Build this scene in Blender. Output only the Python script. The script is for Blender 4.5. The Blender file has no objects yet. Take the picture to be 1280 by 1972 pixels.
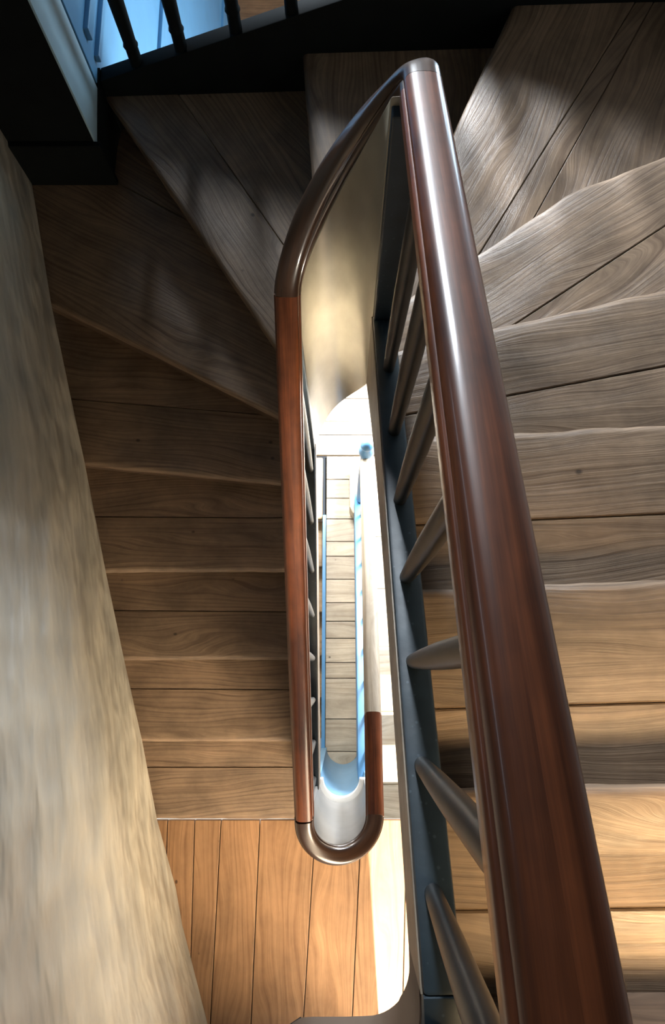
import bpy, bmesh, math, random
from mathutils import Vector, Matrix
random.seed(7)
PI = math.pi
scene = bpy.context.scene
COL = scene.collection
R = 0.16                      # rise of one step
def ZT(i): return -(1.14 + R * (i - 1))   # top of step i, camera height is 0

# ------------------------------------------------------------------ materials
def newmat(name):
    m = bpy.data.materials.new(name); m.use_nodes = True
    nt = m.node_tree; nt.nodes.clear()
    out = nt.nodes.new('ShaderNodeOutputMaterial')
    b = nt.nodes.new('ShaderNodeBsdfPrincipled')
    nt.links.new(b.outputs[0], out.inputs[0])
    return m, nt, b
def N(nt, t, **kw):
    n = nt.nodes.new(t)
    for k, v in kw.items(): setattr(n, k, v)
    return n
def math_(nt, op, a, b=None, c=None):
    n = nt.nodes.new('ShaderNodeMath'); n.operation = op
    for i, x in enumerate((a, b, c)):
        if x is None: continue
        if isinstance(x, (int, float)): n.inputs[i].default_value = x
        else: nt.links.new(x, n.inputs[i])
    return n.outputs[0]
def ramp(nt, fac, stops):
    r = nt.nodes.new('ShaderNodeValToRGB')
    e = r.color_ramp.elements
    while len(e) < len(stops): e.new(0.5)
    for i, (p, c) in enumerate(stops):
        e[i].position = p; e[i].color = (*c, 1)
    nt.links.new(fac, r.inputs[0]); return r.outputs[0]
def mixc(nt, fac, a, b, mode='MIX'):
    n = nt.nodes.new('ShaderNodeMix'); n.data_type = 'RGBA'; n.blend_type = mode
    for s, x in ((0, fac), (6, a), (7, b)):
        if isinstance(x, (int, float)): n.inputs[s].default_value = x
        elif isinstance(x, tuple): n.inputs[s].default_value = (*x, 1)
        else: nt.links.new(x, n.inputs[s])
    return n.outputs[2]

def wood(name, dark, light, rough=0.45, grain=70, nails=True, bump=0.25, var=0.25, blotch=0.45, rings=1.0, spec=0.5, coat=0.0):
    m, nt, b = newmat(name)
    tc = N(nt, 'ShaderNodeTexCoord'); geo = N(nt, 'ShaderNodeNewGeometry')
    off = N(nt, 'ShaderNodeCombineXYZ')
    oi = N(nt, 'ShaderNodeObjectInfo')
    rnd = math_(nt, 'FRACT', math_(nt, 'ADD', geo.outputs['Random Per Island'], math_(nt, 'MULTIPLY', oi.outputs['Random'], 7.31)))
    nt.links.new(math_(nt, 'MULTIPLY', rnd, 37.0), off.inputs[0]); nt.links.new(math_(nt, 'MULTIPLY', rnd, 91.0), off.inputs[1])
    va = N(nt, 'ShaderNodeVectorMath', operation='ADD')
    nt.links.new(tc.outputs['UV'], va.inputs[0]); nt.links.new(off.outputs[0], va.inputs[1])
    def noise(sx, sy, detail=4, rough_=0.6, src=None):
        mp = N(nt, 'ShaderNodeMapping'); mp.inputs['Scale'].default_value = (sx, sy, 1)
        nt.links.new(src or va.outputs[0], mp.inputs[0])
        n = N(nt, 'ShaderNodeTexNoise'); n.inputs['Scale'].default_value = 1.0
        n.inputs['Detail'].default_value = detail; n.inputs['Roughness'].default_value = rough_
        nt.links.new(mp.outputs[0], n.inputs[0]); return n.outputs[0]
    blot = noise(5, 7, 4, 0.65)
    low = noise(1.5, 6.0, 1.5, 0.4)
    sep = N(nt, 'ShaderNodeSeparateXYZ'); nt.links.new(va.outputs[0], sep.inputs[0])
    # bend the grain: shift the across-the-board coordinate by a slow noise
    wv = math_(nt, 'ADD', sep.outputs[1], math_(nt, 'MULTIPLY', low, 0.20 * rings))
    wc = N(nt, 'ShaderNodeCombineXYZ'); nt.links.new(sep.outputs[0], wc.inputs[0]); nt.links.new(wv, wc.inputs[1])
    fine = noise(5.0, grain * 5.5, 4, 0.7, wc.outputs[0])
    mid = noise(1.3, grain * 0.9, 4, 0.6, wc.outputs[0])
    ring = math_(nt, 'MULTIPLY_ADD', math_(nt, 'SINE', math_(nt, 'MULTIPLY', wv, grain * 5.0)), 0.5, 0.5)
    ring = math_(nt, 'POWER', ring, 3.0)
    g = math_(nt, 'ADD', math_(nt, 'MULTIPLY', fine, 0.50), math_(nt, 'MULTIPLY', mid, 0.42))
    g = math_(nt, 'ADD', g, math_(nt, 'MULTIPLY', ring, -0.10))
    col = ramp(nt, g, [(0.22, dark), (0.42, tuple((d + l) / 2 for d, l in zip(dark, light))), (0.60, light)])
    # patchy wear and stains
    k = ramp(nt, blot, [(0.30, (1 - blotch,) * 3), (0.62, (1.0, 1.0, 1.0))])
    col = mixc(nt, 1.0, col, k, 'MULTIPLY')
    # board to board difference
    vr = math_(nt, 'MULTIPLY_ADD', rnd, var, 1 - var * 0.55)
    cv = N(nt, 'ShaderNodeCombineXYZ')
    for i in range(3): nt.links.new(vr, cv.inputs[i])
    col = mixc(nt, 1.0, col, cv.outputs[0], 'MULTIPLY')
    if nails:
        vo = N(nt, 'ShaderNodeTexVoronoi'); vo.inputs['Scale'].default_value = 7.5
        mp = N(nt, 'ShaderNodeMapping'); mp.inputs['Scale'].default_value = (0.8, 1.1, 1)
        nt.links.new(va.outputs[0], mp.inputs[0]); nt.links.new(mp.outputs[0], vo.inputs[0])
        dots = ramp(nt, vo.outputs['Distance'], [(0.030, (0.13, 0.11, 0.10)), (0.06, (1, 1, 1))])
        col = mixc(nt, 0.85, col, dots, 'MULTIPLY')
    nt.links.new(col, b.inputs['Base Color'])
    rr = math_(nt, 'MULTIPLY_ADD', mid, 0.25, rough - 0.12)
    nt.links.new(rr, b.inputs['Roughness'])
    b.inputs['Specular IOR Level'].default_value = spec
    b.inputs['Coat Weight'].default_value = coat; b.inputs['Coat Roughness'].default_value = 0.12
    bp = N(nt, 'ShaderNodeBump'); bp.inputs['Strength'].default_value = bump; bp.inputs['Distance'].default_value = 0.003
    nt.links.new(math_(nt, 'ADD', math_(nt, 'MULTIPLY', g, 1.3), math_(nt, 'MULTIPLY', blot, 0.6)), bp.inputs['Height']); nt.links.new(bp.outputs[0], b.inputs['Normal'])
    return m

def paint(name, c, rough=0.45, var=0.25, bump=0.2, scale=14, speck=None, metallic=0.0, bdist=0.004, stretch=(1, 1, 1), c2=None, spec=0.5, detail=6):
    m, nt, b = newmat(name)
    tc = N(nt, 'ShaderNodeTexCoord')
    mp = N(nt, 'ShaderNodeMapping'); mp.inputs['Scale'].default_value = stretch
    nt.links.new(tc.outputs['Object'], mp.inputs[0])
    n = N(nt, 'ShaderNodeTexNoise'); n.inputs['Scale'].default_value = scale; n.inputs['Detail'].default_value = detail
    nt.links.new(mp.outputs[0], n.inputs[0])
    c2 = c2 or tuple(x * (1 - var) for x in c)
    col = ramp(nt, n.outputs[0], [(0.32, c2), (0.66, c)])
    if speck:
        vo = N(nt, 'ShaderNodeTexVoronoi'); vo.inputs['Scale'].default_value = 60
        nt.links.new(tc.outputs['Object'], vo.inputs[0])
        s_ = ramp(nt, vo.outputs['Distance'], [(0.10, (1, 1, 1)), (0.16, (0, 0, 0))])
        col = mixc(nt, math_(nt, 'MULTIPLY', s_, 0.5), col, speck)
    nt.links.new(col, b.inputs['Base Color'])
    b.inputs['Specular IOR Level'].default_value = spec; b.inputs['Roughness'].default_value = rough; b.inputs['Metallic'].default_value = metallic
    bp = N(nt, 'ShaderNodeBump'); bp.inputs['Strength'].default_value = bump; bp.inputs['Distance'].default_value = bdist
    nt.links.new(n.outputs[0], bp.inputs['Height']); nt.links.new(bp.outputs[0], b.inputs['Normal'])
    return m

M = {}
M['tread'] = wood('tread_oak', (0.092, 0.056, 0.034), (0.29, 0.20, 0.128), rough=0.42, bump=0.5)
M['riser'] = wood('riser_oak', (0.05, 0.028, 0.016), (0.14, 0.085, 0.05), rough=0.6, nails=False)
M['landing'] = wood('landing_boards', (0.19, 0.095, 0.042), (0.40, 0.225, 0.11), rough=0.48, grain=45, bump=0.2, blotch=0.3)
M['pale'] = wood('lit_pale_boards', (0.34, 0.27, 0.19), (0.62, 0.54, 0.42), rough=0.5, grain=30, bump=0.3, blotch=0.25)  # pale tone carries the bright light on lower flight, lower rail and passage floor
M['hallfloor'] = wood('hall_boards', (0.17, 0.075, 0.03), (0.36, 0.18, 0.08), rough=0.5, grain=45)
M['tan'] = wood('tan_boards', (0.36, 0.22, 0.11), (0.58, 0.40, 0.23), rough=0.55, grain=30, nails=False)
M['rail'] = wood('mahogany_rail', (0.062, 0.016, 0.006), (0.30, 0.086, 0.028), rough=0.38, grain=40, nails=False, bump=0.02, blotch=0.6, rings=0.25, spec=0.35, coat=0.25, var=0.15)
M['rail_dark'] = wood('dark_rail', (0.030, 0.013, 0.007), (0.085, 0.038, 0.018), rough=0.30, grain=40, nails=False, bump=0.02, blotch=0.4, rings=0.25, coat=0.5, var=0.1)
M['navy'] = paint('string_paint', (0.019, 0.033, 0.044), rough=0.45, var=0.35, bump=0.25, scale=22, speck=(0.07, 0.10, 0.12))
M['baluster'] = paint('baluster_paint', (0.022, 0.023, 0.022), rough=0.38, var=0.45, bump=0.15, scale=18)
M['panel'] = paint('panel_paint', (0.36, 0.31, 0.22), rough=0.28, var=0.5, bump=0.35, scale=9, stretch=(1, 1, 0.35), bdist=0.006)
M['pale_panel'] = paint('pale_panel_paint', (0.24, 0.235, 0.225), rough=0.4, var=0.12, bump=0.15, scale=10)
M['sunband_cream'] = paint('sunband_cream_paint', (0.85, 0.84, 0.80), rough=0.5, var=0.05, bump=0.05)  # sunlight on the near-end band, put into the colour
M['guardblue'] = paint('guard_blue_paint', (0.17, 0.32, 0.46), rough=0.45, var=0.1, bump=0.1, scale=8)
M['blue'] = paint('blue_paint', (0.10, 0.27, 0.50), rough=0.38, var=0.15, bump=0.1, scale=8)
M['palebl'] = paint('pale_blue_paint', (0.42, 0.60, 0.70), rough=0.45, var=0.12, bump=0.1, scale=8)
M['hallblue'] = paint('hall_blue_paint', (0.10, 0.27, 0.46), rough=0.42, var=0.12, bump=0.1, scale=6)
M['shade_charcoal'] = paint('shade_charcoal_paint', (0.007, 0.009, 0.009), rough=0.7, spec=0.12, var=0.3, bump=0.1, scale=10)  # near-black tone carries the shade on outer string, bars and front wall
M['plaster'] = paint('plaster', (0.37, 0.335, 0.265), rough=0.55, var=0.28, bump=1.0, scale=7.0, bdist=0.07, stretch=(1, 0.42, 1), detail=2.5, c2=(0.26, 0.245, 0.205))
M['fascia'] = paint('fascia_wood', (0.30, 0.235, 0.17), rough=0.5, var=0.4, bump=0.2, scale=20)
M['white'] = paint('white_plaster', (0.36, 0.34, 0.31), rough=0.8, var=0.1, bump=0.1)

# ------------------------------------------------------------------ helpers
def link(name, bm, mat, parent=None, smooth=False, bevel=0.0, seg=2):
    me = bpy.data.meshes.new(name)
    bmesh.ops.remove_doubles(bm, verts=bm.verts, dist=1e-6)
    bmesh.ops.recalc_face_normals(bm, faces=bm.faces)
    bm.to_mesh(me); bm.free()
    me.materials.append(mat)
    if smooth:
        for p in me.polygons: p.use_smooth = True
    o = bpy.data.objects.new(name, me); COL.objects.link(o)
    if bevel:
        md = o.modifiers.new('bevel', 'BEVEL'); md.width = bevel; md.segments = seg; md.limit_method = 'ANGLE'; md.angle_limit = 0.6
    if smooth:
        md = o.modifiers.new('split', 'EDGE_SPLIT'); md.split_angle = math.radians(38)
    if parent: o.parent = parent
    return o
def empty(name, parent=None):
    o = bpy.data.objects.new(name, None); o.empty_display_size = 0.1
    COL.objects.link(o)
    if parent: o.parent = parent
    return o
def tag(o, label, cat, group=None):
    o['label'] = label; o['category'] = cat
    if group: o['group'] = group
    return o
def struct(o): o['kind'] = 'structure'; return o
def uvl(bm): return bm.loops.layers.uv.verify()

def prism(bm, poly, z0, z1, udir=(1, 0)):
    """vertical prism over a plan polygon; z0/z1 a number or f(x, y)"""
    f0 = z0 if callable(z0) else (lambda x, y: z0)
    f1 = z1 if callable(z1) else (lambda x, y: z1)
    uv = uvl(bm)
    lo = [bm.verts.new((x, y, f0(x, y))) for x, y in poly]
    hi = [bm.verts.new((x, y, f1(x, y))) for x, y in poly]
    n = len(poly); fs = [bm.faces.new(hi), bm.faces.new(lo[::-1])]
    for i in range(n):
        j = (i + 1) % n
        fs.append(bm.faces.new((lo[i], lo[j], hi[j], hi[i])))
    u = Vector((*udir, 0)).normalized(); w = Vector((-u.y, u.x, 0))
    for k, f in enumerate(fs):
        for l in f.loops:
            p = l.vert.co
            if k < 2: l[uv].uv = (p.dot(u), p.dot(w))
            else: l[uv].uv = (p.x + p.y, p.z)
    return fs
def box(bm, x0, x1, y0, y1, z0, z1, udir=(1, 0)):
    return prism(bm, [(x0, y0), (x1, y0), (x1, y1), (x0, y1)], z0, z1, udir)

def lerp(a, b, t): return tuple(p + (q - p) * t for p, q in zip(a, b))
def sample(pts, n):
    """n+1 points evenly along a polyline"""
    ls = [math.dist(pts[i], pts[i + 1]) for i in range(len(pts) - 1)]; T = sum(ls); out = []
    for k in range(n + 1):
        d = T * k / n; i = 0
        while i < len(ls) - 1 and d > ls[i]: d -= ls[i]; i += 1
        out.append(lerp(pts[i], pts[i + 1], min(1.0, d / ls[i])))
    return out

def board_loft(front, back, ztop, th=0.036, nose=True, wear=0.0, n=26, seed=0):
    """a board between two plan lines; the front edge is a rounded, slightly worn nosing"""
    rnd = random.Random(seed); bm = bmesh.new(); uv = uvl(bm)
    F = sample(front, n); B = sample(back, n); L = sum(math.dist(F[i], F[i + 1]) for i in range(n))
    w = [0.0] * (n + 1); ph = [rnd.uniform(0, 6.28) for _ in range(4)]
    for k in range(n + 1):
        t = k / n
        w[k] = wear * (0.5 * math.sin(3.1 * t * 2 + ph[0]) + 0.35 * math.sin(17 * t + ph[1]) + 0.25 * math.sin(41 * t + ph[2]) + rnd.uniform(-0.3, 0.3))
    prof = []
    r = th * 0.5
    if nose:
        prof = [(-r, 0.0)] + [(-r + r * math.sin(a), -r + r * math.cos(a)) for a in [PI * q / 8 for q in range(1, 8)]] + [(-r, -th)]
    else:
        prof = [(-0.003, 0.0), (0.0, -0.003), (0.0, -th)]
    rows = []
    for k in range(n + 1):
        f = Vector(F[k]); b = Vector(B[k]); d = (f - b)
        ln = d.length; d = d / ln if ln > 1e-6 else Vector((0, 1))
        row = [(b.x + d.x * 0.0015, b.y + d.y * 0.0015, ztop - 0.0025, 0.0), (b.x + d.x * 0.004, b.y + d.y * 0.004, ztop, 0.004)]
        for q in (0.33, 0.66):
            row.append((b.x + d.x * ln * q, b.y + d.y * ln * q, ztop + w[k] * 0.15, ln * q))
        for (o, z) in prof:
            dd = ln + o + w[k] * 0.6
            row.append((b.x + d.x * dd, b.y + d.y * dd, ztop + z + w[k] * 0.25 * (1 if z > -r else 0), ln + o - z))
        row.append((b.x + d.x * 0.0015, b.y + d.y * 0.0015, ztop - th, ln + 2 * th + ln))
        rows.append([(bm.verts.new(p[:3]), p[3]) for p in row])
    m = len(rows[0])
    ud = (Vector(F[-1]) - Vector(F[0])).normalized(); wd = Vector((-ud.y, ud.x))
    for k in range(n):
        for j in range(m):
            j2 = (j + 1) % m
            q = (rows[k][j], rows[k][j2], rows[k + 1][j2], rows[k + 1][j])
            f = bm.faces.new([v for v, _ in q])
            for l, (v, vv) in zip(f.loops, q):
                c = v.co.xy; l[uv].uv = (c.dot(ud), c.dot(wd) + (ztop - v.co.z))
    for k in (0, n):
        f = bm.faces.new([v for v, _ in rows[k]])
        for l in f.loops: l[uv].uv = (l.vert.co.x + l.vert.co.y, l.vert.co.z)
    return bm

def sweep(path, prof, closed_ends=True):
    """sweep a profile (x across, z up) along 3D points; across stays horizontal"""
    bm = bmesh.new(); uv = uvl(bm); P = [Vector(p) for p in path]; n = len(P)
    pl = [0.0]
    for a, b in zip(prof, prof[1:] + prof[:1]): pl.append(pl[-1] + math.dist(a, b))
    rows = []; s = 0.0; ss = []
    for i in range(n):
        if i: s += (P[i] - P[i - 1]).length
        ss.append(s)
        t = (P[min(i + 1, n - 1)] - P[max(i - 1, 0)]).normalized()
        h = Vector((t.x, t.y, 0)).normalized(); side = Vector((h.y, -h.x, 0))     # to the right of travel
        up = side.cross(t).normalized()
        rows.append([bm.verts.new(P[i] + side * x + up * z) for x, z in prof])
    m = len(prof)
    for i in range(n - 1):
        for j in range(m):
            j2 = (j + 1) % m
            f = bm.faces.new((rows[i][j], rows[i][j2], rows[i + 1][j2], rows[i + 1][j]))
            for l, (a, b) in zip(f.loops, ((i, j), (i, j + 1), (i + 1, j + 1), (i + 1, j))):
                l[uv].uv = (ss[a], pl[b])
    if closed_ends:
        for r_ in (rows[0], rows[-1]):
            f = bm.faces.new(r_)
            for l in f.loops: l[uv].uv = (l.vert.co.x, l.vert.co.z)
    return bm
def cyl_between(bm, a, b, prof, seg=16):
    """lathe along a->b; prof = [(t, radius)]"""
    a = Vector(a); b = Vector(b); d = (b - a); ax = d.normalized()
    x = ax.orthogonal().normalized(); y = ax.cross(x)
    rows = []
    for t, r in prof:
        c = a + d * t
        rows.append([bm.verts.new(c + (x * math.cos(2 * PI * k / seg) + y * math.sin(2 * PI * k / seg)) * r) for k in range(seg)])
    for i in range(len(rows) - 1):
        for k in range(seg):
            k2 = (k + 1) % seg
            bm.faces.new((rows[i][k], rows[i][k2], rows[i + 1][k2], rows[i + 1][k]))
    bm.faces.new(rows[0][::-1]); bm.faces.new(rows[-1])

def ribbon(name, pts, thick, ztop, zbot, mat, parent, bevel=0.004, smooth=True):
    """wall-like strip along plan points (inner line), thickened to the left of travel by `thick`; ztop/zbot lists"""
    bm = bmesh.new(); uvl(bm); n = len(pts); P = [Vector(p) for p in pts]; rows = []
    for i in range(n):
        t = (P[min(i + 1, n - 1)] - P[max(i - 1, 0)]).normalized(); nr = Vector((-t.y, t.x))
        q = P[i] + nr * thick
        rows.append([bm.verts.new((P[i].x, P[i].y, zbot[i])), bm.verts.new((P[i].x, P[i].y, ztop[i])),
                     bm.verts.new((q.x, q.y, ztop[i])), bm.verts.new((q.x, q.y, zbot[i]))])
    for i in range(n - 1):
        for j in range(4):
            j2 = (j + 1) % 4
            bm.faces.new((rows[i][j], rows[i][j2], rows[i + 1][j2], rows[i + 1][j]))
    bm.faces.new(rows[0]); bm.faces.new(rows[-1])
    return link(name, bm, mat, parent, smooth=smooth, bevel=bevel)

# ------------------------------------------------------------------ plan of the stair (metres, camera over the well)
XR = 1.15                                              # right-hand wall
NOSE = {0: [(0.105, -0.40), (XR, -0.39)],
        1: [(0.115, -0.160), (XR, -0.140)],
        2: [(0.115, 0.146), (XR, 0.185)],
        3: [(0.115, 0.470), (XR, 0.525)],
        4: [(0.115, 0.735), (0.368, 0.793), (0.757, 0.889), (XR, 0.935)],
        5: [(0.100, 0.900), (0.609, 1.262), (XR, 1.490)],
        6: [(0.050, 0.930), (0.347, 1.616), (0.530, 2.035)],
        7: [(-0.045, 0.930), (-0.098, 1.547), (-0.132, 1.995)],
        8: [(-0.118, 0.875), (-0.209, 1.014), (-0.838, 1.985)],
        9: [(-0.125, 0.798), (-0.644, 1.074), (-1.115, 1.312)],
        10: [(-0.125, 0.645), (-1.02, 0.742)],
        11: [(-0.125, 0.371), (-0.965, 0.366)],
        12: [(-0.125, 0.056), (-0.922, 0.053)],
        13: [(-0.125, -0.257), (-0.878, -0.255)],
        14: [(-0.125, -0.568), (-0.843, -0.568)]}
WALL_L = [(-1.13, 1.76), (-0.996, 1.235), (-0.914, 0.730), (-0.865, 0.367), (-0.824, 0.053), (-0.780, -0.254),
          (-0.745, -0.568), (-0.66, -1.0), (-0.541, -1.367), (-0.46, -1.60)]
JOINT = {1: [(0.115, -0.322), (XR, -0.310)], 2: [(0.115, -0.058), (XR, -0.028)], 3: [(0.115, 0.288), (XR, 0.335)],
         10: [(-0.125, 0.905), (-1.06, 0.984)], 11: [(-0.125, 0.571), (-1.0, 0.576)],
         12: [(-0.125, 0.236), (-0.945, 0.243)], 13: [(-0.125, -0.057), (-0.90, -0.052)], 14: [(-0.125, -0.367), (-0.865, -0.367)]}
YB = 1.995                                             # inner face of the outer string

def offset(line, d):
    """shift a line uphill by d (perpendicular, towards the earlier nosing)"""
    out = []
    for i, p in enumerate(line):
        a = Vector(line[max(i - 1, 0)]); b = Vector(line[min(i + 1, len(line) - 1)])
        t = (b - a).normalized(); n = Vector((t.y, -t.x))
        out.append((p[0] + n.x * d, p[1] + n.y * d))
    return out
def cross(a, b, c, d):
    """intersection of the lines ab and cd"""
    a, b, c, d = map(Vector, (a, b, c, d)); r = b - a; s_ = d - c
    k = (c - a).cross(s_) / r.cross(s_)
    return tuple(a + r * k)
def xat(a, b, x): return (x, a[1] + (b[1] - a[1]) * (x - a[0]) / (b[0] - a[0]))
def yat(a, b, y): return (a[0] + (b[0] - a[0]) * (y - a[1]) / (b[1] - a[1]), y)

# ------------------------------------------------------------------ winding staircase
stair = tag(empty('staircase'), 'dark oak winding staircase turning round the narrow open well', 'staircase')
TH = 0.036
RI = {i: offset(NOSE[i], 0.030) for i in NOSE}         # line of each riser, seen from the tread below it
def tread(i, boards):
    """boards: (front line, back line) from the nosing backwards"""
    t = empty('tread', stair)
    for k, (f, b) in enumerate(boards):
        link('board', board_loft(f, b, ZT(i) - 0.0012 * k, nose=(k == 0), wear=(0.006 if i < 6 else 0.003) if k == 0 else 0, seed=i * 5 + k, n=34), M['tread'], t, smooth=True)
for i in (1, 2, 3, 10, 11, 12, 13, 14):
    tread(i, [(NOSE[i], JOINT[i]), (JOINT[i], RI[i - 1])])
j4 = [xat((0.39, 0.624), (0.74, 0.693), 0.115), xat((0.39, 0.624), (0.74, 0.693), XR)]
tread(4, [(NOSE[4], j4), (j4, RI[3])])
a, b = (0.466, 0.894), (0.848, 1.156)
x5 = cross(a, b, RI[4][0], RI[4][1])
j5 = [x5, xat(a, b, XR)]
tread(5, [(NOSE[5], [RI[4][0], x5, j5[1]]), (j5, [lerp(x5, RI[4][1], 0.02), RI[4][1], RI[4][2], RI[4][3]])])
J1, J2 = ((0.554, 1.294), (0.963, 2.038)), ((0.408, 1.202), (0.806, 1.868))
p1 = cross(*J1, RI[5][0], RI[5][1]); p2 = cross(*J2, RI[5][0], RI[5][1]); q1, q2 = yat(*J1, 2.034), yat(*J2, 2.034)
tread(6, [(NOSE[6], [RI[5][0], p2, q2]), ([p2, q2], [p1, q1]), ([p1, q1], [lerp(p1, RI[5][1], 0.02), RI[5][1], RI[5][2], (XR, 2.034)])])
tread(7, [(NOSE[7], RI[6])])
J8 = ((-0.199, 1.401), (-0.561, 1.962))
p8 = cross(*J8, RI[7][0], RI[7][1]); q8 = yat(*J8, 1.985)
tread(8, [(NOSE[8], [RI[7][0], p8, q8]), ([p8, q8], [lerp(p8, RI[7][1], 0.02), RI[7][1], RI[7][2]])])
k9 = [cross((-0.598, 1.62), (-0.80, 1.735), RI[8][1], RI[8][2]), (-0.845, 1.762)]
tread(9, [(NOSE[9], [RI[8][0], RI[8][1], k9[0], k9[1], (-1.22, 1.764)]), (k9, [lerp(k9[0], RI[8][2], 0.03), RI[8][2]])])
for i, jl in [(k, JOINT[k]) for k in JOINT] + [(4, j4), (5, j5), (6, [p1, q1]), (6, [p2, q2]), (8, [p8, q8]), (9, k9)]:
    bm = bmesh.new(); prism(bm, offset(jl, -0.02) + offset(jl, 0.02)[::-1], ZT(i) - TH - 0.012, ZT(i) - TH - 0.001)
    link('leak_strip', bm, M['riser'], stair)  # dark strip added under each joint to stop light leaking through
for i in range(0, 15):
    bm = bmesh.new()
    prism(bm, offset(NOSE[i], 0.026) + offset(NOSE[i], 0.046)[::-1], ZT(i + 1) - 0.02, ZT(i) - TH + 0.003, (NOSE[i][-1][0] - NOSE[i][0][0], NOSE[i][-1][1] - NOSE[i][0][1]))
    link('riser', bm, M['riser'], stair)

# inner strings and the solid curved guard at the far end of the well
XC, IR, ST = -0.015, 0.081, 0.048
YC = 0.78
def xs_(y): return 0.0835 - 0.0225 * y                 # the right string drifts a little towards the well
def dbot(y): return 1.31 + 0.51 * y + (0.225 * ((y - 0.1) / 0.68) ** 2 if y > 0.1 else 0)
ys = [-0.36 + (YC + 0.36) * k / 14 for k in range(15)]
ribbon('string', [(xs_(y), y) for y in ys[::-1]], ST, [-(1.14 + 0.51 * y) for y in ys[::-1]], [-dbot(y) for y in ys[::-1]], M['navy'], stair, bevel=0.006)
ribbon('string_edge', [(xs_(y) - 0.002, y) for y in ys[::-1]], 0.0035, [-(1.15 + 0.51 * y) for y in ys[::-1]], [-dbot(y) - 0.002 for y in ys[::-1]], M['fascia'], stair, bevel=0)
ys = [YC - (YC + 0.44) * k / 10 for k in range(11)]
ribbon('string', [(XC - IR, y) for y in ys], -ST, [-(2.885 - 0.51 * y) for y in ys], [-(3.12 - 0.50 * y - 0.2 * max(0, (y - 0.4) / 0.38) ** 2) for y in ys], M['navy'], stair, bevel=0.006)
ribbon('string_edge', [(XC - IR + 0.002, y) for y in ys], -0.0035, [-(2.892 - 0.51 * y) for y in ys], [-(3.122 - 0.50 * y - 0.2 * max(0, (y - 0.4) / 0.38) ** 2) for y in ys], M['fascia'], stair, bevel=0)
def railD(p):
    """depth of the rail top along the far loop, p 0..1 from the right side to the left side"""
    a, b = 0.838, 1.460; L = PI * 0.112
    m0, m1 = 0.5 * L, 0.95 * L
    h00 = 2 * p**3 - 3 * p**2 + 1; h10 = p**3 - 2 * p**2 + p; h01 = -2 * p**3 + 3 * p**2; h11 = p**3 - p**2
    return h00 * a + h10 * m0 + h01 * b + h11 * m1
n = 40
fan = [PI * k / n for k in range(n + 1)]
pts = [(XC + IR * math.cos(a), YC + IR * math.sin(a)) for a in fan]
ztop = [-(railD(k / n) + 0.056 + 0.062 * math.sin(PI * k / n)) for k in range(n + 1)]
GB = [1.935, 2.005, 2.075, 2.145, 2.21, 2.27, 2.325, 2.38, 2.44, 2.495, 2.53, 2.545, 2.55]
def gb(p): i = min(11, int(p * 12)); return GB[i] + (GB[i + 1] - GB[i]) * (p * 12 - i)
zbot = [-gb(k / n) for k in range(n + 1)]
# travel right -> left (counter-clockwise): thickness must go outwards = to the right, so reverse the order
o = ribbon('curved_guard', pts[::-1], ST, ztop[::-1], zbot[::-1], M['panel'], stair, bevel=0.003)
o['label'] = 'tall solid curved guard at the far end of the well, olive grey gloss paint'

for x0, x1, zt, zb, in ((0.0685, 0.114, -0.912, -1.55), (-0.144, -0.0965, -1.525, -2.50)):
    bm = bmesh.new(); box(bm, x0, x1, 0.762, 0.785, zb, zt)
    link('guard_end', bm, M['navy'], stair, bevel=0.003)
# string end curving round at the upper landing (bottom of the picture)
q = [(xs_(-0.36), -0.36), (0.092, -0.388)] + [(0.032 + 0.06 * math.cos(a), -0.388 - 0.06 * math.sin(a)) for a in [PI / 2 * k / 12 for k in range(1, 13)]]
q += [(0.0, -0.449), (-0.04, -0.449), (-0.058, -0.450), (-0.068, -0.456), (-0.074, -0.475), (-0.075, -0.62)]
ribbon('landing_string', q[::-1], -ST, [-(0.955)] * len(q), [-1.125] * len(q), M['navy'], stair, bevel=0.005)
q2 = [(x - 0.002 * (y > -0.43), y + 0.002 * (y < -0.38)) for x, y in q]
ribbon('string_edge', q2[::-1], -0.0035, [-0.985] * len(q), [-1.127] * len(q), M['riser'], stair, bevel=0)

# ------------------------------------------------------------------ balustrade of the winding flight
bal = tag(empty('balustrade'), 'mahogany handrail with dark round balusters looping around the stair well', 'balustrade')
HP = [(0.0, 0.0), (0.008, -0.0002), (0.0145, -0.0012), (0.0195, -0.0035), (0.0230, -0.0072), (0.0248, -0.0120), (0.0250, -0.0170), (0.0236, -0.0185),
      (0.0236, -0.0205), (0.0258, -0.0212), (0.0282, -0.0235), (0.0288, -0.0275), (0.0288, -0.044), (0.0270, -0.050), (0.021, -0.053)]
PROF = HP + [(-x, z) for x, z in HP[::-1] if x > 0]
straight = [(0.1045, -0.60 + 1.36 * k / 24, -(0.44 + 0.51 * (-0.60 + 1.36 * k / 24))) for k in range(25)]
link('handrail', sweep(straight, PROF), M['rail'], bal, smooth=True)
loop = [(0.1045, 0.7605, -(0.44 + 0.51 * 0.76))] + [(-0.0075 + 0.112 * math.cos(a), YC + 0.112 * math.sin(a), -railD(k / n)) for k, a in enumerate(fan)]
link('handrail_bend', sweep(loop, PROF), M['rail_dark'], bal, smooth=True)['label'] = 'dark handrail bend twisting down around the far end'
LR = [(-0.1195, 0.78, -1.460), (-0.1205, 0.60, -1.610), (-0.1210, 0.45, -1.738), (-0.1205, 0.254, -1.888), (-0.117, -0.08, -2.105), (-0.1135, -0.42, -2.335)]
left = [tuple(p) for p in sample(LR, 24)]
link('handrail', sweep(left, PROF), M['rail'], bal, smooth=True)
YN, XN, RN = -0.425, -0.0065, 0.107
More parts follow.
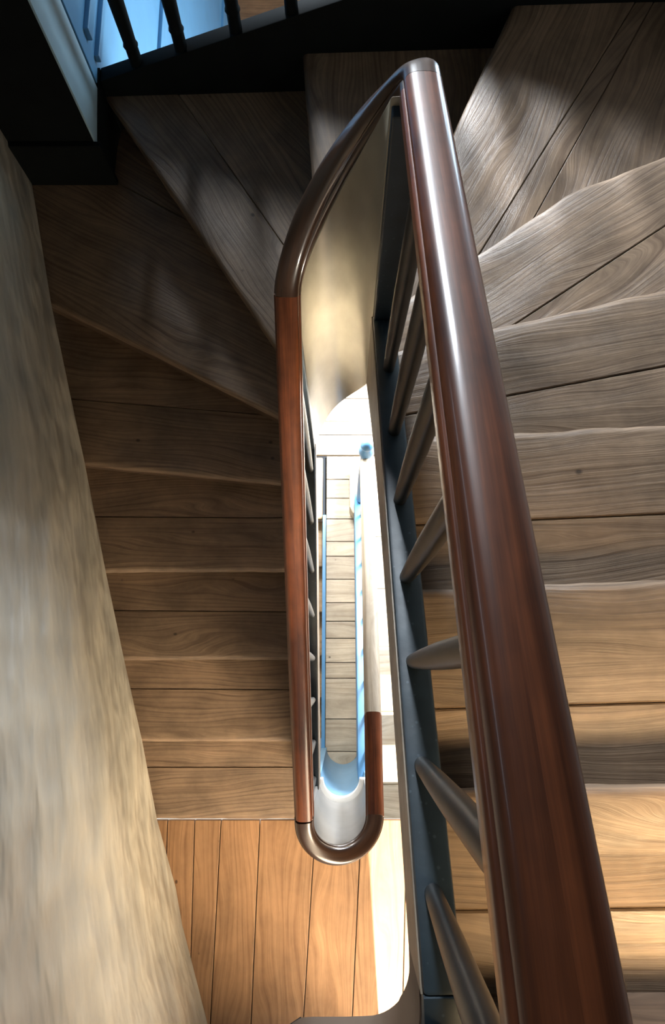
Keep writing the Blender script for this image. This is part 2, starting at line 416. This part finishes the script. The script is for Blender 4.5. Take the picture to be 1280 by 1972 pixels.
cur = [(XN - RN * math.cos(a), YN - RN * math.sin(a), -(2.335 + 0.155 * k / 30)) for k, a in enumerate([PI * k / 30 for k in range(31)])]
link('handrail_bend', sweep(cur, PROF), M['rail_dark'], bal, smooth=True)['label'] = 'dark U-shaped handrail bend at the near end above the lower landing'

def baluster(parent, x, y, z0, z1, r, xt=None, collar=False):
    bm = bmesh.new(); xt = x if xt is None else xt
    cyl_between(bm, (x, y, z0 - 0.012), (xt, y, z1), [(0, r * 0.78), (0.03, r * 0.80), (0.25, r * 0.95), (0.5, r * 1.04), (0.8, r), (1, r * 0.92)])
    return link('baluster', bm, M['baluster'], parent, smooth=True)
for y in (-0.40, -0.264, -0.121, 0.02, 0.155, 0.302, 0.454, 0.617):
    baluster(bal, 0.1065 - 0.02 * y, y, -(1.14 + 0.51 * y), -(0.44 + 0.51 * y) - 0.045, 0.0145, xt=0.1045)
def zl(y):
    for (a, b) in zip(LR, LR[1:]):
        if b[1] <= y <= a[1]: return lerp(a, b, (a[1] - y) / (a[1] - b[1]))[2]
for y in (0.698, 0.530, 0.3675, 0.2135, 0.060, -0.0925, -0.2535, -0.395):
    baluster(bal, -0.114, y, -(2.885 - 0.51 * y), zl(y) - 0.045, 0.0140)

# ------------------------------------------------------------------ lower landing
def planks_y(name, edges, y0, y1, z, th, mat, x_clip=None, taper=0.0):
    bm = bmesh.new(); g = 0.0018
    for k in range(len(edges) - 1):
        (a0, a1), (b0, b1) = edges[k], edges[k + 1]
        pol = [(a0 + g, y1), (a1 + g, y0), (b1 - g, y0), (b0 - g, y1)]
        prism(bm, pol[::-1] if False else pol, z - th, z - 0.0012 * (k % 2), (0, 1))
    return struct(link(name, bm, mat, None, bevel=0.0015))
E_ = [(-0.93, -0.90), (-0.74, -0.725), (-0.625, -0.615), (-0.514, -0.535), (-0.35, -0.372), (-0.115, -0.170), (0.078, 0.026), (0.27, 0.23), (0.47, 0.45), (0.70, 0.70), (0.95, 0.95)]
planks_y('floor', E_, -1.55, -0.60, ZT(15), 0.03, M['landing'])['label'] = 'brown boarded lower landing'
bm = bmesh.new(); box(bm, -0.9, 0.95, -1.55, -0.62, ZT(15) - 0.2, ZT(15) - 0.031)
struct(link('slab', bm, M['white'])); bpy.data.objects['slab'].name = 'floor_slab'

# solid curved guards under the U-bend
fan2 = [PI * k / 30 for k in range(31)]
def near_arc(cx, cy, r): return [(cx - r * math.cos(a), cy - r * math.sin(a)) for a in fan2]
low = tag(empty('lower_staircase'), 'sunlit lower stair flight with blue strings, below the boarded landing', 'staircase')
ribbon('curved_guard', near_arc(XN, YN, 0.093)[::-1], 0.03, [-(2.335 + 0.155 * k / 30 + 0.05) for k in range(31)][::-1], [-3.30] * 31, M['pale_panel'], low, bevel=0.002)['label'] = 'pale grey curved guard below the U-bend'
ribbon('sunband', near_arc(XN, YN + 0.004, 0.076)[::-1], 0.06, [-3.30] * 31, [-3.345] * 31, M['sunband_cream'], low, bevel=0.003)['label'] = 'white curved ledge between the two curved guards, sunlight put into its white colour'  # added ring, its white colour stands for a sunlit band
ribbon('curved_guard', near_arc(XN + 0.006, YN + 0.02, 0.092)[::-1], 0.03, [-3.345] * 31, [-4.49] * 31, M['guardblue'], low, bevel=0.002)['label'] = 'light blue curved guard reaching down to the ground floor'

# ------------------------------------------------------------------ lower flight (right, sunlit)
LN = [-0.62 + 0.31 * k for k in range(7)]              # nosings, first is the landing edge
for k in range(1, 7):
    z = ZT(15) - R * k
    t = empty('tread', low)
    f = [(0.115, LN[k]), (XR, LN[k])]; b = [(0.115, LN[k - 1] - 0.03), (XR, LN[k - 1] - 0.03)]
    j = [(0.115, LN[k] - 0.17), (XR, LN[k] - 0.17)]
    link('board', board_loft(f, j, z, wear=0.002, seed=80 + k), M['pale'], t, smooth=True)  # sunlight on the lower treads is put into the pale wood
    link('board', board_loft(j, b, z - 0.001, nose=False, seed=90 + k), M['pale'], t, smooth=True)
for k in range(7):
    z1 = ZT(15) - R * k - TH; bm = bmesh.new()
    box(bm, 0.115, XR, LN[k] - 0.045, LN[k] - 0.026, z1 - (R - TH) - 0.02, z1 + 0.002)
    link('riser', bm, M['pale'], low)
# curtail end of the lowest step
bm = bmesh.new(); c = [(0.115, 0.93), (0.115, 1.235), (0.075, 1.235)] + [(0.075 - 0.035 * math.sin(a), 1.20 + 0.035 * math.cos(a)) for a in [PI / 2 * k / 8 for k in range(1, 9)]] + [(0.04, 0.97), (0.06, 0.93)]
prism(bm, c, -4.495, -4.34, (0, 1)); link('curtail_end', bm, M['pale'], low, bevel=0.006)
ys = [-0.44 + 1.44 * k / 10 for k in range(11)]
ribbon('string', [(XC + IR, y) for y in ys[::-1]], ST * 0.8, [-(3.62 + 0.51 * y) for y in ys[::-1]], [-min(4.49, 3.98 + 0.51 * y) for y in ys[::-1]], M['blue'], low, bevel=0.004)
lbal = tag(empty('lower_balustrade'), 'lower handrail of the bright flight ending at a blue ball-topped newel', 'balustrade')
lr = [(0.1005, YN, -2.490), (0.1015, -0.12, -2.605)]
link('handrail', sweep([lerp(lr[0], lr[1], k / 6) for k in range(7)], PROF), M['rail'], lbal, smooth=True)
lr2 = [(0.1015, -0.12, -2.605), (0.104, 0.93, -3.19)]
link('handrail', sweep([lerp(lr2[0], lr2[1], k / 16) for k in range(17)], PROF), M['pale'], lbal, smooth=True)['label'] = 'length of handrail with sunlight put into its pale colour'  # paler copy of the rail wood, sunlight put into the colour
for k, y in enumerate([-0.33, -0.18, -0.03, 0.12, 0.27, 0.42, 0.57, 0.72, 0.86]):
    zr = -(2.49 + 0.557 * (y - YN)) - 0.05
    baluster(lbal, 0.104, y, -(3.62 + 0.51 * y), zr, 0.011)
nw = empty('newel_post', lbal)
bm = bmesh.new(); cyl_between(bm, (0.104, 0.965, -4.34), (0.104, 0.965, -3.13), [(0, 0.036), (0.12, 0.036), (0.14, 0.028), (0.5, 0.03), (0.9, 0.024), (0.93, 0.034), (0.97, 0.034), (1, 0.018)], 20)
link('shaft', bm, M['blue'], nw, smooth=True)
bm = bmesh.new(); bmesh.ops.create_uvsphere(bm, u_segments=24, v_segments=14, radius=0.029); bmesh.ops.translate(bm, verts=bm.verts, vec=(0.104, 0.965, -3.105))
link('ball_finial', bm, M['blue'], nw, smooth=True)['label'] = 'glossy blue ball on top of the newel'

# ------------------------------------------------------------------ ground floor seen through the well
FZ = -4.5
bm = bmesh.new(); box(bm, -0.11, 0.95, -0.62, 1.33, FZ - 0.08, FZ - 0.041); struct(link('floor_leak_slab', bm, M['shade_charcoal']))  # unseen slab added to stop light showing between the boards
bm = bmesh.new(); rnd = random.Random(3)
edges = [-0.62, -0.43, -0.25, -0.02, 0.07, 0.21, 0.31, 0.42, 0.56, 0.70, 0.79, 0.93, 1.06, 1.18, 1.33]
for a, b in zip(edges, edges[1:]):
    box(bm, -0.10, 0.95, a + 0.0022, b - 0.0022, FZ - 0.04, FZ - rnd.uniform(0, 0.002))
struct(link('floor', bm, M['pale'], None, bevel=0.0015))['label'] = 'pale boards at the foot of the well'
for edges, mt, lab in (([1.33, 1.46, 1.55, 1.70, 1.90, 2.10], 'pale', 'passage boards behind the newel, brightness put into the pale colour'), ([2.10, 2.32, 2.55, 2.8, 3.05, 3.3, 3.6, 3.9, 4.2, 4.5, 4.8], 'hallfloor', 'brown boarded hall floor beyond the bars')):  # one floor in two tones, bright light put into the pale part
    bm = bmesh.new()
    for a, b in zip(edges, edges[1:]):
        box(bm, -0.80, 1.6, a + 0.002, b - 0.002, FZ - 0.02, FZ + 0.02)
    struct(link('floor', bm, M[mt], None, bevel=0.002))['label'] = lab
cel = tag(empty('cellar_staircase'), 'narrow strip of tan cellar steps beside a blue string, down the well', 'staircase')
for k in range(6):
    bm = bmesh.new(); y1 = 1.32 - 0.345 * (k > 0) - 0.27 * max(0, k - 1) ; y0 = 0.93 - 0.27 * k
    y1 = 1.32 if k == 0 else 0.93 - 0.27 * (k - 1) + 0.02
    box(bm, -0.80, -0.125, y0, y1, FZ - 0.035 - 0.16 * k, FZ - 0.16 * k)
    link('tread', bm, M['tan'], cel, bevel=0.008)
    bm = bmesh.new(); box(bm, -0.80, -0.125, y0 + 0.02, y0 + 0.04, FZ - 0.16 * (k + 1), FZ - 0.036 - 0.16 * k)
    link('riser', bm, M['tan'], cel)
bm = bmesh.new(); box(bm, -0.123, -0.102, -0.9, 0.95, FZ - 1.0, FZ + 0.03); link('string', bm, M['blue'], cel, bevel=0.003)

# ------------------------------------------------------------------ outer balustrade at the back (backlit bars)
ob = tag(empty('outer_balustrade'), 'backlit balustrade, shade put into its near-black colour, with a raking string along the back of the winders', 'balustrade')
def ot(x): return -(2.172 - 0.35 * (x + 0.77))
xs = [-0.825, -0.5, -0.2, 0.1, 0.4, 0.7, XR]
def yo(x): return 1.972 + 0.045 * (x + 0.775) / 1.3
ribbon('string', [(x, yo(x)) for x in xs], 0.055, [ot(x) for x in xs], [min(ot(x) - 0.30, -2.25 if x > 0.3 else -2.45) for x in xs], M['shade_charcoal'], ob, bevel=0.004)  # unlit string, shade put into the near-black colour
ribbon('string', [(-0.832, 1.757), (-0.829, 1.86), (-0.826, 2.02)], 0.022, [-2.236, -2.212, -2.185], [-2.5] * 3, M['shade_charcoal'], ob, bevel=0.002)
for x in (-0.690, -0.530, -0.342, -0.160, 0.02, 0.20, 0.38, 0.56, 0.74):
    bm = bmesh.new(); y = yo(x) + 0.027; zb = ot(x)
    cyl_between(bm, (x, y, zb - 0.01), (x, y, zb + 0.86), [(0, 0.021), (0.085, 0.021), (0.095, 0.025), (0.11, 0.021), (0.3, 0.024), (0.7, 0.022), (1, 0.019)], 14)
    link('baluster', bm, M['shade_charcoal'], ob, smooth=True)
pr = [(x, yo(x) + 0.027, ot(x) + 0.91) for x in (-0.82, -0.2, 0.4, XR - 0.002)]
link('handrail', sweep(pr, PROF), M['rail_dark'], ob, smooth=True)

# ------------------------------------------------------------------ walls
CE = 1.7
# the plaster of the left wall hangs over the treads that are let into it: its foot follows the pitch of the flight
WL = [(-1.13, 1.76, 2.412), (-1.016, 1.262, 2.412), (-0.914, 0.731, 2.572), (-0.865, 0.367, 2.732), (-0.824, 0.054, 2.892), (-0.780, -0.255, 3.052),
      (-0.745, -0.568, 3.212), (-0.690, -0.86, 3.368), (-0.66, -1.0, 3.379), (-0.541, -1.367, 3.379), (-0.46, -1.60, 3.379)][::-1]
wq = []
for p, q_ in zip(WL, WL[1:]): wq += [lerp(p, q_, k / 4) for k in range(4)]
wq.append(WL[-1])
struct(ribbon('wall_left', [(x, y) for x, y, d in wq], 0.10, [CE] * len(wq), [-d for x, y, d in wq], M['plaster'], None, bevel=0, smooth=True))
struct(ribbon('wall_left', [(x - 0.098, y) for x, y, d in wq], 0.10, [-2.2] * len(wq), [-5.6] * len(wq), M['plaster'], None, bevel=0, smooth=True))
bm = bmesh.new(); box(bm, -1.30, -0.84, 1.757, 1.95, -4.6, CE); struct(link('wall_front', bm, M['shade_charcoal']))  # wall turned from the light, shade put into its colour
bm = bmesh.new(); box(bm, -1.13, -0.815, 1.735, 1.757, ZT(9) + 0.0, ZT(9) + 0.205); struct(link('baseboard_front', bm, M['shade_charcoal'], None, bevel=0.003))
bm = bmesh.new(); box(bm, -0.84, -0.834, 1.758, 1.948, -2.6, CE); struct(link('trim_1', bm, M['palebl']))
bm = bmesh.new(); box(bm, -1.0, -0.835, 1.966, 4.9, -4.6, CE)
for (z, h) in ((-1.62, 0.10), (-2.06, 0.05), (-2.16, 0.03), (-2.9, 0.06), (-4.42, 0.16)):
    box(bm, -0.836, -0.818, 2.03, 4.9, z - h / 2, z + h / 2)
struct(link('wall_hall', bm, M['hallblue'], None, bevel=0.003))
def wall_holes(name, axis, at, thick, a0, a1, z0, z1, holes, mat):
    """a wall slab in the plane axis=at with rectangular openings (a0, a1, z0, z1)"""
    bm = bmesh.new()
    A = sorted({a0, a1, *[h[0] for h in holes], *[h[1] for h in holes]}); Zs = sorted({z0, z1, *[h[2] for h in holes], *[h[3] for h in holes]})
    for p, q_ in zip(A, A[1:]):
        for r_, s_ in zip(Zs, Zs[1:]):
            m = ((p + q_) / 2, (r_ + s_) / 2)
            if any(h[0] < m[0] < h[1] and h[2] < m[1] < h[3] for h in holes): continue
            if axis == 'x': box(bm, at, at + thick, p, q_, r_, s_)
            else: box(bm, p, q_, at, at + thick, r_, s_)
    return struct(link(name, bm, mat))
wall_holes('wall_right', 'x', XR, 0.15, -1.7, 2.05, -4.7, CE, [(1.3, 2.05, -4.5, -2.55), (-1.06, -0.64, -0.28, 0.58)], M['white'])
wall_holes('wall_back', 'y', -1.70, 0.15, -0.9, 1.2, -4.7, CE, [(0.155, 0.80, -3.37, -1.45)], M['white'])
wall_holes('wall_far', 'y', 4.80, 0.15, -1.1, 1.75, -4.7, CE, [(-0.78, -0.18, -0.95, 0.35)], M['white'])
bm = bmesh.new(); box(bm, 1.6, 1.75, 2.05, 4.9, -4.7, CE); struct(link('wall_hall', bm, M['white']))
bm = bmesh.new(); box(bm, -1.4, 1.8, -1.8, 5.0, CE, CE + 0.1); struct(link('ceiling', bm, M['white']))
bm = bmesh.new(); prism(bm, [(XR, -0.440), (0.150, -0.448), (0.150, -0.46), (0.10, -0.50), (-0.03, -0.50), (-0.03, -0.63), (-0.73, -0.62), (-0.46, -1.55), (XR, -1.55)][::-1], -1.14, -0.98)
struct(link('floor', bm, M['landing']))['label'] = 'upper landing'

# ------------------------------------------------------------------ light
def area(name, loc, aim, sx, sy, power, col):
    l = bpy.data.lights.new(name, 'AREA'); l.shape = 'RECTANGLE'; l.size = sx; l.size_y = sy; l.energy = power; l.color = col
    o = bpy.data.objects.new(name, l); COL.objects.link(o); o.location = loc
    o.rotation_euler = (Vector(aim) - Vector(loc)).to_track_quat('-Z', 'Y').to_euler(); return o
area('far_window_light', (-0.48, 4.72, -0.30), (0.80, 0.85, -1.6), 0.58, 1.2, 54, (0.84, 0.92, 1.0)).data.spread = math.radians(42)
area('hall_light', (1.5, 3.6, -2.2), (-0.8, 2.4, -2.6), 0.8, 1.6, 62, (0.62, 0.83, 1.0))
area('near_window_light', (XR + 0.02, -0.85, 0.15), (0.70, -0.47, -1.14), 0.4, 0.7, 8.0, (1.0, 0.71, 0.38)).data.spread = math.radians(36)
area('front_door_light', (XR + 0.05, 1.68, -3.5), (-0.2, 1.0, -4.3), 0.7, 1.8, 330, (0.93, 0.96, 1.0))
area('well_fill_light', (-0.05, 1.45, -2.95), (-0.02, 0.5, -4.5), 0.3, 0.3, 55, (1.0, 0.97, 0.92))  # added fill under the winders, brightens the boards in the well
area('guard_fill_light', (0.22, -1.60, -2.15), (-0.04, 0.85, -1.75), 0.25, 0.25, 3.2, (1.0, 0.90, 0.74)).data.spread = math.radians(18)  # added narrow fill, brightens the far curved guard
area('landing_window_light', (0.48, -1.62, -2.5), (-0.5, -0.50, -3.2), 0.6, 1.4, 25, (1.0, 0.81, 0.57)).data.spread = math.radians(72)
hw = area('rail_streak_light', (-0.80, 0.60, -0.28), (0.1, 0.05, -0.5), 1.3, 0.07, 1.5, (0.80, 0.86, 1.0))  # added strip light for the handrail streak, no opening behind it
hz = (Vector((-0.80, 0.60, -0.28)) - Vector((0.1, 0.05, -0.5))).normalized(); hx = Vector((0, 0.885, -0.465)); hx = (hx - hz * hx.dot(hz)).normalized()
hw.rotation_euler = Matrix((hx, hz.cross(hx), hz)).transposed().to_euler()
s = bpy.data.lights.new('sun', 'SUN'); s.energy = 26; s.angle = 0.012; s.color = (1.0, 0.93, 0.80)
so = bpy.data.objects.new('sun', s); COL.objects.link(so)
so.rotation_euler = Vector((-0.035, 0.64, -0.77)).to_track_quat('-Z', 'Y').to_euler()
w = bpy.data.worlds.new('world'); scene.world = w; w.use_nodes = True
w.node_tree.nodes['Background'].inputs[0].default_value = (0.75, 0.86, 1.0, 1); w.node_tree.nodes['Background'].inputs[1].default_value = 0.3

# ------------------------------------------------------------------ camera
F, TH_, U0 = 1450.0, math.radians(12.2), 660.0
cd = bpy.data.cameras.new('camera'); cam = bpy.data.objects.new('camera', cd); COL.objects.link(cam)
cd.sensor_fit = 'VERTICAL'; cd.sensor_height = 36.0; cd.lens = F / 1972 * 36.0
cd.shift_x = -(U0 - 640.0) / 1972.0
cd.clip_start = 0.02
cam.location = (0, 0, 0)
fw = Vector((0, math.sin(TH_), -math.cos(TH_))); upv = Vector((0, math.cos(TH_), math.sin(TH_))); rt = fw.cross(upv)
cam.rotation_euler = Matrix((rt, upv, -fw)).transposed().to_euler()
scene.camera = cam
vs = scene.view_settings; vs.view_transform = 'Standard'; vs.look = 'None'; vs.gamma = 1.0; vs.exposure = 0.0; vs.use_curve_mapping = False
